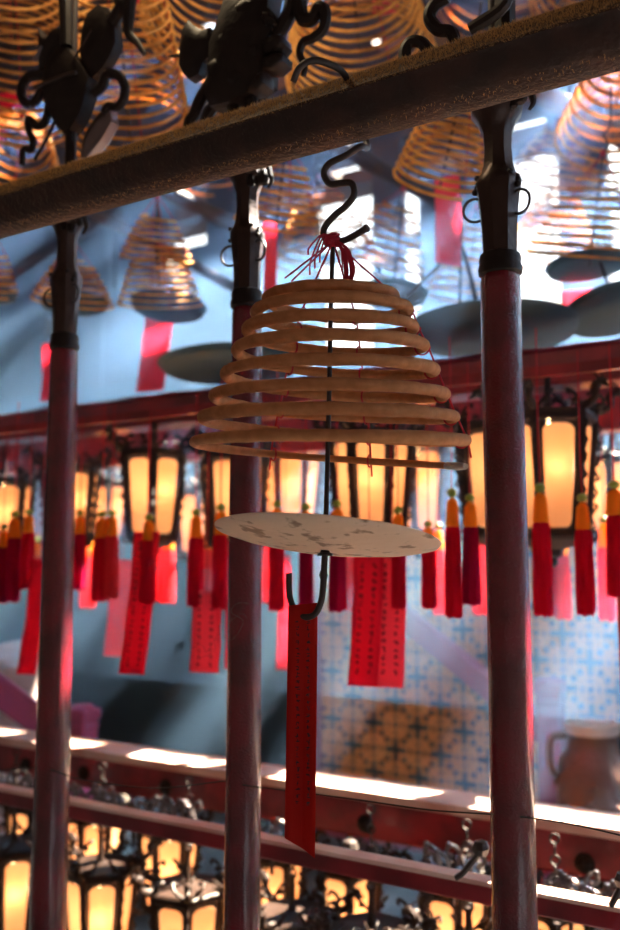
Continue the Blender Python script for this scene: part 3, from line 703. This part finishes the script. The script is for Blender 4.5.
    bb = MB(); bb.sphere((0, 0, .03), .020, 10, (1, 1, 1.3)); bb.tube([(0,0,.05),(0,0,H/2+.03)], .004, 6); bb.build('bulb', 'bulb', rt)
    return rt
LP = bpy.data.lights.new('lantern_light', 'POINT'); LP.energy = 12; LP.color = (1, .71, .46); LP.shadow_soft_size = .018
proto = make_lantern(); first = [True]
li = bpy.data.objects.new('lantern_light', LP); COL.objects.link(li); li.parent = proto; li.location = (.047, .020, .022)
# the glass bulb must not swallow its own light
def lantern(px, ymid, K, label, rot=0, sc=1.0, cordtop=None, grp='hexagonal palace lanterns', tilt=0):
    global proto
    if first[0]: o = proto; first[0] = False
    else: o = dup(proto)
    o.location = Q(px, ymid, K); o.rotation_euler = (0, math.radians(tilt), math.radians(rot)); o.scale = (sc, sc, sc)
    tag(o, label, 'lantern', grp)
    return o
def fw(px):                               # angle of the view ray at px, to turn a corner or a face to the camera
    return -math.degrees(math.atan((px-310)/F))
corner = lambda px: -90+fw(px)            # a corner towards the camera
face = lambda px: -120+fw(px)
UP = [
 (153,497,3810,corner(153),1.0,'bright two-faced lantern between leftmost and middle pole'),
 (371,489,3700,face(371),1.02,'brightest lantern, seen flat-on behind the lower right of the big coil'),
 (550,478,3750,face(550)+14,1.05,'tall lantern just right of the rightmost pole'),
 (496,482,3850,corner(496)+8,1.0,'tall lantern hidden by and left of the rightmost pole'),
 (234,500,3900,corner(234)+10,.98,'lantern half hidden behind the middle pole'),
 (70,506,3950,corner(70)-12,.95,'lantern half hidden behind the leftmost pole'),
 (3,519,3900,corner(3)-20,1.0,'upper lantern cut off by the left edge of the picture'),
 (108,512,5000,corner(108),.9,'small far lantern behind the tassel pair beside the leftmost pole'),
 (196,524,5000,corner(196)+6,.95,'small lower lantern behind the long dark tassel left of the middle pole'),
 (291,493,5050,face(291),1.1,'lantern just right of the middle pole behind the coil end'),
 (418,492,5050,corner(418)-9,1.15,'darker far lantern right of the brightest one'),
 (603,497,5000,corner(603)+14,.86,'small lantern with open dragon heads near the right edge'),
]
def stem(px, o, K, ztop, label=None):
    z = o.location.z + .245/2*o.scale[0]+.13*o.scale[0]
    if ztop - z > .01:
        b = MB(); n = max(2, int((ztop-z)/.022)); inv = 1/o.scale[0]
        for k in range(n):
            b.torus((0, 0, (z-o.location.z+(ztop-z)*(k+.5)/n)*inv), .010*inv, .0026*inv, ax=(1, 0, 0) if k % 2 else (0, 1, 0), n=10, m=5)
        b.build('chain', 'iron', o)
for px, ym, K, rot, sc, lb in UP:
    o = lantern(px, ym, K, lb, rot, sc); stem(px, o, K, zk(.100, KA) if K < 4200 else zk(.072, K2)+.0)
tag(swept(3300, .112, .106, sq(.018), -2.5, 8).build('hanging_bar', 'redwood'), 'thin dark red bar in front of the upper crossbeam, tassels tied along it', 'bar')
KL1, KL2 = 3459, 4466
LOW = [
 (12, 853, KL1, corner(12)-22, 'front lower lantern at the left edge under the thin rail'),
 (99, 875, KL1, face(99)+4, 'front lower lantern just right of the leftmost pole with one bright broad face'),
 (187, 897, KL1, corner(187), 'front lower lantern left of the middle pole with its corner towards the viewer'),
 (292, 926, KL1, face(292), 'front lower lantern right of the middle pole, only its dark crest showing'),
 (372, 942, KL1, corner(372), 'front lower lantern with dark crest at bottom centre'),
 (470, 966, KL1, corner(470), 'front lower lantern crest at the bottom just left of the rightmost pole'),
 (560, 985, KL1, corner(560), 'front lower lantern crest at the bottom right of the rightmost pole'),
]
LOW2 = [
 (30, 808, KL2, corner(30), 'rear lower lantern glimpsed between left edge and leftmost pole'),
 (94, 819, KL2, face(94), 'rear lower lantern right of the leftmost pole, seen above a front crest'),
 (169, 834, KL2, face(169), 'rear lower lantern with bright broad face left of the middle pole'),
 (272, 858, KL2, face(272), 'rear lower lantern immediately right of the middle pole'),
 (350, 872, KL2, corner(350), 'rear two-faced lower lantern with glowing faces at bottom centre'),
 (455, 893, KL2, corner(455)+6, 'rear two-faced lower lantern left of the rightmost pole'),
 (556, 912, KL2, corner(556), 'rear lower lantern glow right of the rightmost pole at the bottom'),
]
for px, yt, K, rot, lb in LOW:
    p = Q(px, yt, K); ym = yt + .1225/mpp(p); o = lantern(px, ym, K, lb, rot, .98); stem(px, o, K, zk(-.181, KR) if K > KR else zk(-.158, KL1))
for px, yt, K, rot, lb in LOW2:
    p = Q(px, yt, K); ym = yt + .1225/mpp(p); o = lantern(px, ym, K, lb, rot, 1.0); stem(px, o, K, zk(-.16, K))

# silvery curled finials lying along the lower rail
def finial(px, py, K, label, seed=0):
    rs = random.Random(seed); p = Q(px, py, K); rt = empty('curled_finial', p); b = MB()
    for k in range(6):
        x0 = rs.uniform(-.05, .05); a = rs.choice((-1, 1)); z = rs.uniform(-.01, .02)
        b.tube(smoothpath([(x0, 0, z-.02), (x0+a*.012, rs.uniform(-.01,.01), z+.012), (x0+a*.030, 0, z+.020), (x0+a*.034, 0, z+.004), (x0+a*.022, 0, z-.002)], 4), .0045, 6)
        b.sphere((x0+a*.03, -.004, z+.022), .0075, 7)
    b.build('curls', 'silvered', rt); b = MB(); b.tube([(0, 0, -.09), (0, 0, .0)], .005, 6); b.build('stem', 'carved', rt)
    tag(rt, label, 'finial', 'silvery curled finials above the thin rail')
for i, (px, py, lb) in enumerate(((6,784,'silvery curled finial at the far left above the thin rail'),(102,799,'silvery curled finial right of the leftmost pole above the thin rail'),(134,808,'silvery curled finial midway between leftmost and middle pole'),(186,812,'silvery curled finial left of the middle pole below a dark knot'),(272,836,'silvery curled finial cluster right of the middle pole beside the long slip tip'),(452,862,'silvery curled finial left of the rightmost pole between the rails'),(570,893,'silvery curled finial cluster right of the rightmost pole'),(606,898,'silvery curled finial near the bottom right corner'))):
    finial(px, py, 3300, lb, i)
def hookbar(pts, K, label, r=.005):
    pp = [Q(a, b, K) for a, b in pts]; rt = empty('iron_hook', pp[0]); tag(rt, label, 'hook'); b = MB(); b.T = Matrix.Translation(-pp[0])
    b.tube(smoothpath(pp, 5), r, 7); b.build('bent_rod', 'iron', rt); b = MB(); b.T = Matrix.Translation(-pp[0]); b.sphere(pp[0], r*3, 8); b.build('eye', 'iron', rt)
hookbar([(481,848),(477,856),(469,866),(462,874),(456,878)], 2560, 'dark hook on the thick rail just left of the rightmost pole')
hookbar([(624,880),(618,892),(611,906)], 2560, 'dark hook at the right edge above the thin rail')
hookbar([(350,872-24),(348,868)], 3700, 'short dark peg between the rails at bottom centre', .008)
hookbar([(372,850),(340,858),(318,866),(300,874)], 3000, 'pale stick leaning between the rails right of the long slip', .004)
# wire along the thick rail from pole to pole
pts = [Q(x, y, KP-40) for x, y in ((224,781),(250,786),(300,792),(360,800),(430,810),(486,814),(532,818),(580,826),(640,840))]
b = MB(); b.tube(smoothpath(pts, 6), .0011, 5); o = b.build('binding_wire', 'iron'); tag(o, 'thin black wire stretched between middle pole and right edge over the thick rail', 'wire')
pts = [Q(x, y, KP-40) for x, y in ((-20,772),(40,768),(75,778),(110,784),(160,788),(224,781))]
b = MB(); b.tube(smoothpath(pts, 6), .0011, 5); o = b.build('binding_wire', 'iron'); tag(o, 'thin black wire stretched between leftmost and middle pole over the thick rail', 'wire')

# ------------------------------------------------------------------ far incense coils
def spiral_mesh(r0, r1, h, turns, tr, seed=0, n=40, m=6, profp=.8):
    rs = random.Random(seed); pts = []; k = int(turns*n); ph = rs.uniform(0, 6)
    for i in range(k+1):
        t = i/k; r = r0+(r1-r0)*t**profp; a = 2*PI*i/n+ph
        w_ = 1+.02*math.sin(2*a+ph)*t
        pts.append(Vector((r*w_*math.cos(a), r*w_*math.sin(a), -h*t)))
    b = MB(); b.tube(pts, tr, m); return b
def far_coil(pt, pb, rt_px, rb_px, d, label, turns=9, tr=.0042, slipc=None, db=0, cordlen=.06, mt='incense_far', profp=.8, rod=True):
    """pt, pb: picture points of the centres of the top and bottom turn"""
    T = P(pt[0], pt[1], d); B = P(pb[0], pb[1], d+db); ax = (B-T); h = ax.length; s = mpp(T)
    rt = empty('incense_coil', T); rt.rotation_mode = 'QUATERNION'; rt.rotation_quaternion = Vector((0, 0, -1)).rotation_difference(ax.normalized())
    spiral_mesh(rt_px*s, rb_px*s, h, turns, tr, seed=int(pt[0]*7+pt[1]), profp=profp).build('spiral', mt, rt)
    b = MB(); top = Vector((0, 0, cordlen))
    for k in range(4):
        a = k*PI/2+.4; b.tube([top, (rt_px*s*math.cos(a), rt_px*s*math.sin(a), 0), (rb_px*s*math.cos(a)*.98, rb_px*s*math.sin(a)*.98, -h*.98)], .0015, 4)
    b.sphere(top, .008, 8); b.build('cord', 'redcord', rt)
    if rod:
        b = MB(); b.tube([top, (0, 0, -h*1.05)], .003, 5); b.tube(smoothpath([top, top+Vector((.012,0,.02)), top+Vector((-.004,0,.045)), top+Vector((.01,0,.07)), top+Vector((.0,0,.16))], 4), .003, 5); b.build('hanging_rod', 'iron', rt)
    tag(rt, label, 'incense coil', 'incense coils hanging in the background'); return rt
FC = [
 # top px, bottom px, r_top, r_bot, depth, label, turns, tr, db
 ((458,106),(441,182),26,52,2.1,'golden brown coil seen from below between the big coil and the rightmost pole',10,.0042,.10),
 ((600,178),(590,262),20,66,2.3,'pale hazy coil over a blue tray at the right edge',9,.0036,.05),
 ((560,130),(548,205),14,62,3.35,'pinkish sunlit coil behind the right part of the bamboo rafter',9,.0045,.15),
 ((622,60),(612,140),24,62,2.35,'reddish coil at the top right corner below the bar',9,.005,.2),
 ((398,205),(378,272),16,50,3.1,'faint hazy coil left of the hanging red slip at upper centre',8,.004,.1),
 ((283,165),(276,225),22,44,2.4,'golden coil behind the head of the middle pole',7,.0038,.06),
 ((157,216),(156,262),15,37,2.7,'upper coil of the stacked pair left of the middle pole',7,.004,.04),
 ((158,262),(160,306),26,42,2.8,'lower drooping coil of the stacked pair left of the middle pole',7,.004,.04),
 ((74,262),(72,304),16,41,2.9,'brown coil hanging behind the head of the leftmost pole',7,.004,.04),
 ((-4,256),(-2,296),10,20,2.8,'coil cut off by the left edge beside the leftmost pole head',6,.004,.04),
 ((112,-60),(130,135),40,72,1.9,'large brown coil right of the left emblem at the top',18,.0040,.35),
 ((10,-60),(18,95),40,86,2.0,'large brown coil filling the top left corner',18,.0042,.4),
 ((225,-90),(205,22),40,80,2.1,'large coil behind the carved beast emblem at the top',14,.0042,.5),
 ((345,-80),(362,70),38,92,2.0,'large warm coil above the bar between the two right emblems',18,.0044,.4),
 ((505,-80),(500,10),40,78,3.3,'coil behind the rod of the rightmost pole at the top',9,.0044,.4),
 ((600,-90),(590,0),36,70,2.2,'coil in the top right corner above the bar',9,.0044,.4),
 ((20,128),(12,172),22,52,2.7,'coil seen behind the bar at the left edge',7,.0042,.2),
 ((210,110),(214,160),20,52,3.3,'faint coil just under the bar left of the middle pole head',7,.0042,.2),
 ((475,222),(468,300),12,46,3.4,'hazy coil behind the tripod rods left of the rightmost pole',8,.0042,.1),
 ((320,190),(326,262),16,54,3.9,'very faint coil behind the bent hook',8,.0046,.15),
 ((560,196),(548,262),16,50,3.8,'very faint coil between rightmost pole and pale coil',8,.0046,.15),
]
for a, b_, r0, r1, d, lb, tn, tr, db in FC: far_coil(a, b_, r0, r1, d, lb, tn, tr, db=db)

# hanging red slips among the coils
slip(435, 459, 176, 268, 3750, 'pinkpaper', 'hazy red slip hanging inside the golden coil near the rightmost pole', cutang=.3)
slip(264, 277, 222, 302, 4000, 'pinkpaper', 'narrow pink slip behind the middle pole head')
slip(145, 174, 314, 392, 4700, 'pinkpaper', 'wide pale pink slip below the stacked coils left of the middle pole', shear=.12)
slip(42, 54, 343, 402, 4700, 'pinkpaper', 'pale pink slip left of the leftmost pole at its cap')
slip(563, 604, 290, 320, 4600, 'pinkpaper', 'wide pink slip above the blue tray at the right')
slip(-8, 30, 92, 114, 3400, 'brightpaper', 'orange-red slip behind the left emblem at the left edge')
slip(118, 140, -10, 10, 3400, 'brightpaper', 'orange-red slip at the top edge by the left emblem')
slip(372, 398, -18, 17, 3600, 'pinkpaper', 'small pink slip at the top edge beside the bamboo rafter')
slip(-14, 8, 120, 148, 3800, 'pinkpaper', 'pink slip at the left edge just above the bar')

# dark ash trays hanging below the coils
def tray(px, py, rx, d, label, tx=0, ty=0, legs=None, mt='tray', rodto=None):
    p = P(px, py, d); s = mpp(p); R = rx*s; rt = empty('ash_tray', p); tag(rt, label, 'tray', 'round trays hanging under the coils')
    b = MB(); b.T = (Matrix.Rotation(math.radians(tx), 3, 'X') @ Matrix.Rotation(math.radians(ty), 3, 'Y')).to_4x4()
    b.lathe([(.01, -.012), (R*.6, -.010), (R*.93, -.002), (R, .014), (R*.98, .015), (R*.9, .004), (R*.6, -.004), (.01, -.006)], 48); b.build('tray_dish', mt, rt)
    b = MB(); b.T = Matrix.Translation(-p)
    if rodto: b.tube([p, P(rodto[0], rodto[1], d)], .004, 6)
    if legs:
        j = P(legs[0][0], legs[0][1], d); b.tube([j, P(legs[0][0]-2, legs[0][1]-90, d)], .0045, 6); b.sphere(j, .009, 8)
        for (lx, ly, ld) in legs[1:]: b.tube([j, P(lx, ly, d+ld)], .0042, 6)
    if rodto or legs: b.build('hanging_rod', 'iron', rt)
tray(492, 334, 88, 2.45, 'widest dark tray, behind the rightmost pole, hung on three splayed rods', -4, 0, legs=[(461,243),(407,297,-.1),(459,330,.2),(479,316,.0),(486,330,-.2)])
tray(232, 368, 74, 2.7, 'dark blue tray behind the middle pole left of the big coil', -3, -2, rodto=(250,290))
tray(618, 312, 56, 2.35, 'dark blue tray at the right edge above the crossbeam', -14, -6, rodto=(600,262))
tray(392, 297, 36, 2.9, 'small dark tray right of the big coil top', -6, 4, rodto=(402,205))
tray(588, 268, 42, 2.5, 'hazy blue tray directly under the pale coil at the right', -3, -4, rodto=(592,240))
tray(168, 309, 38, 2.9, 'dull brown tray under the stacked coils', -8, 4, rodto=(160,290))
tray(74, 306, 34, 3.0, 'dull tray under the coil behind the leftmost pole head', -3, 0, rodto=(73,290))
tray(-8, 297, 24, 2.9, 'small pale tray at the left edge', -3, 0, rodto=(-5,280))

# bamboo and timber rafters over the coils
def rafter(a, b, da, db, wpx, mt, label):
    A = P(a[0], a[1], da); B = P(b[0], b[1], db); r = wpx/2*mpp(A); n = 30; pts = [A.lerp(B, i/n) for i in range(n+1)]
    rr = [r*(1+(.10 if i % 6 == 0 else 0)+random.uniform(-.03, .03)) for i in range(n+1)]
    m_ = MB(); m_.T = Matrix.Translation(-A); m_.tube([p for p in pts], rr, 12); o = m_.build('rafter_pole', mt, loc=A)
    tag(o, label, 'rafter', 'rafter poles under the roof')
rafter((-190,-150),(860,396), 3.0, 2.4, 20, 'darkwood', 'dark timber rafter running from the left emblem down behind the bar') if False else None
rafter((-60,-70),(452,208), 2.6, 3.4, 20, 'darkwood', 'dark timber rafter running from the left emblem down behind the bar')
rafter((250,-64),(760,212), 2.5, 2.9, 25, 'bamboo', 'sunlit bamboo rafter slanting down from top centre to the right edge')
rafter((-60,82),(250,232), 3.0, 3.6, 18, 'darkwood', 'dark rafter slanting behind the lower left emblem and bar')
rafter((80,205),(300,322), 3.4, 4.4, 13, 'darkwood', 'faint rafter between leftmost and middle pole heads')
rafter((-40,300),(120,210), 4.2, 4.4, 12, 'darkwood', 'faint rafter sloping up behind the leftmost pole head')
rafter((500,10),(300,-60), 3.4, 3.4, 18, 'darkwood', 'short timber at the top between the right emblems')

# ------------------------------------------------------------------ far side: lattice, balustrades, censer
KW = 8200
def lattice():
    cell = .0172; nx, nz = 156, 86; z0 = .25; loc = R3(.1, KW*KB, z0); rt = empty('lattice_screen', loc); tag(rt, 'tan wooden lattice screen with cross-shaped openings seen through the haze at right', 'screen')
    def hole(i, j):
        for cx, cy in ((8, 8), (0, 0), (16, 0), (0, 16), (16, 16)):
            x, y = i % 16-cx, j % 16-cy
            if (-4 <= x <= 3 and y in (-1, 0)) or (-4 <= y <= 3 and x in (-1, 0)): return True
            if x in (-4, -3, 2, 3) and y in (-4, -3, 2, 3): return True
        for cx, cy in ((8, 0), (0, 8), (16, 8), (8, 16)):
            x, y = i % 16-cx, j % 16-cy
            if x in (-1, 0) and y in (-1, 0): return True
            if (x in (-3, 2) and y in (-1, 0)) or (y in (-3, 2) and x in (-1, 0)): return True
        return False
    b = MB(); t = .02
    for j in range(nz):
        i = 0
        while i < nx:
            if hole(i, j): i += 1; continue
            i1 = i
            while i1 < nx and not hole(i1, j): i1 += 1
            a0, a1, za, zb = i*cell, i1*cell, j*cell, (j+1)*cell
            vs = [U*a + V*bb + Vector((0, 0, z)) for a in (a0, a1) for bb in (0, t) for z in (za, zb)]
            b.add(vs, [(0,1,3,2),(4,6,7,5),(0,4,5,1),(2,3,7,6),(0,2,6,4),(1,5,7,3)]); i = i1
    b.build('lattice_panel', 'lattice', rt, smooth=False)
    b = MB()
    for a0, a1, za, zb in ((-.08, nx*cell+.08, -.25, 0), (-.08, nx*cell+.08, nz*cell, nz*cell+.07), (nx*cell, nx*cell+.08, 0, nz*cell), (-.08, 0, 0, nz*cell)):
        vs = [U*a + V*bb + Vector((0, 0, z)) for a in (a0, a1) for bb in (-.02, t+.02) for z in (za, zb)]
        b.add(vs, [(0,1,3,2),(4,6,7,5),(0,4,5,1),(2,3,7,6),(0,2,6,4),(1,5,7,3)])
    b.build('screen_frame', 'oldpurple', rt, smooth=False)
lattice()
def newel(px, ytop, wpx, d, label):
    p = P(px, ytop, d); s = mpp(p); w_ = wpx*s; H = p.z; rt = empty('newel_post', (p.x, p.y, 0), math.radians(-28)); tag(rt, label, 'post')
    b = MB(); b.box((0, 0, (H-.06)/2), (w_*.86, w_*.86, H-.06)); b.build('shaft', 'oldpurple', rt, smooth=False, bevel=.008)
    b = MB(); b.box((0, 0, H-.045), (w_, w_, .05)); b.box((0, 0, H-.10), (w_*.95, w_*.95, .02)); b.lathe([(w_*.62, 0), (w_*.60, .012), (w_*.4, .022)], 4, (0, 0, H-.022)); b.build('cap', 'oldpurple', rt, smooth=False, bevel=.006)
newel(83, 704, 26, 4.2, 'purple-red newel post just right of the leftmost pole above the thick rail')
newel(550, 677, 28, 3.9, 'purple-red newel post just right of the rightmost pole')
def handrail(a, b, da, db, w_, label):
    A = P(*a, da); B = P(*b, db); rt = empty('handrail', A); tag(rt, label, 'handrail'); m_ = MB(); m_.T = Matrix.Translation(-A)
    dr = (B-A).normalized(); up = (Vector((0, 0, 1)) - dr*dr.z).normalized(); sd = dr.cross(up); L = (B-A).length
    rot = Matrix((dr, sd, up)).transposed(); m_.box((A+B)/2, (L, .07, w_), rot); m_.build('rail_body', 'oldpurple', rt, smooth=False, bevel=.01)
    m_ = MB(); m_.T = Matrix.Translation(-A); m_.box((A+B)/2+up*(w_/2+.008), (L, .085, .016), rot); m_.build('rail_top', 'oldpurple', rt, smooth=False, bevel=.005)
handrail((-30,672), (76,750), 4.1, 4.2, .11, 'sloping purple-red handrail in the lower left behind the leftmost pole')
handrail((395,612), (545,735), 4.6, 3.95, .09, 'sloping hazy purple handrail running down to the right newel post')
# pale stone pedestal seen at the left
p = P(20, 690, 4.9); rt = empty('stone_pedestal', (p.x, p.y, 0)); tag(rt, 'pale pinkish stone pedestal in the haze at the left edge', 'pedestal')
zt = P(20, 641, 4.9).z; b = MB(); b.lathe([(.19, 0), (.19, .12), (.13, .2), (.11, zt-.35), (.14, zt-.2), (.16, zt-.08), (.12, zt-.02), (.04, zt)], 20); b.build('pedestal_body', 'stone', rt)
# bronze censer at the right
p = P(594, 790, 3.3); s = mpp(p); zt = P(594, 728, 3.3).z; zb = P(594, 850, 3.3).z
rt = empty('bronze_censer', (p.x, p.y, 0)); tag(rt, 'large round bronze censer with pale rim at the right edge behind the rail', 'censer')
H = zt; R = 36*s
b = MB(); b.lathe([(R*.6, 0), (R*.6, H*.3), (R*.5, H*.5), (R*.55, zb), (R*.85, zb+.05), (R*1.0, zb+.14), (R*1.02, zb+.24), (R*.92, zb+.32), (R*.72, H-.08), (R*.66, H-.03), (R*.70, H-.02)], 36, wob=lambda a, z, i: 1+.02*math.sin(8*a)); b.build('bowl', 'bronze', rt)
b = MB(); b.lathe([(R*.66, H-.025), (R*.74, H-.02), (R*.74, H+.015), (R*.62, H+.018), (R*.60, H)], 36); b.build('rim', 'brightrim', rt)
b = MB(); rs = random.Random(9)
for k in range(46):
    a = rs.uniform(0, 2*PI); z = zb+.10+rs.uniform(0, .16); b.sphere((R*1.0*math.cos(a), R*1.0*math.sin(a), z), rs.uniform(.010, .022), 8)
o = b.build('relief', 'bronze', rt); o['kind'] = 'stuff'; o['label'] = 'raised ornament band'
for sd in (-1, 1):
    b = MB(); b.tube(smoothpath([(sd*R*.9, 0, zb+.26), (sd*R*1.18, 0, zb+.30), (sd*R*1.15, 0, zb+.40), (sd*R*.74, 0, H-.03)], 6), .014, 8); b.build('handle', 'bronze', rt)

# ------------------------------------------------------------------ wisps of smoke
ms = bpy.data.materials.new('wisp'); ms.use_nodes = True; n = ms.node_tree; n.nodes.clear()
o_ = n.nodes.new('ShaderNodeOutputMaterial'); v_ = n.nodes.new('ShaderNodeBsdfTransparent'); d_ = n.nodes.new('ShaderNodeBsdfTranslucent'); d_.inputs[0].default_value = (.9, .92, 1, 1); mx = n.nodes.new('ShaderNodeMixShader'); mx.inputs[0].default_value = .06
n.links.new(v_.outputs[0], mx.inputs[1]); n.links.new(d_.outputs[0], mx.inputs[2]); n.links.new(mx.outputs[0], o_.inputs[0])
def wisp(paths, K, label, r=.0007):
    b = MB(); A = Q(*paths[0][0], K)
    b.T = Matrix.Translation(-A)
    for p_ in paths: b.tube(smoothpath([Q(x, y, K)+V*.01*math.sin(i*1.7) for i, (x, y) in enumerate(p_)], 6), r, 5)
    o = b.build('smoke_wisp', ms, loc=A); tag(o, label, 'smoke', kind='stuff')
wisp([[(464,466),(452,461),(444,470),(436,462),(430,474),(422,482)],[(466,464),(456,455),(446,452),(440,458),(448,466)],[(462,470),(448,478),(438,474),(428,488)]], KQ, 'white curl of smoke at the burning tip of the big coil')
wisp([[(186,650),(198,646),(208,652),(222,634),(230,640),(240,622),(234,612),(240,603),(247,604)],[(196,660),(210,652),(216,640),(230,636),(226,624),(238,614),(250,618)],[(156,688),(168,696),(180,690),(186,678)],[(150,560),(172,563),(192,560),(170,556),(146,566)]], 1900, 'faint curling wisps of smoke left of the middle pole')
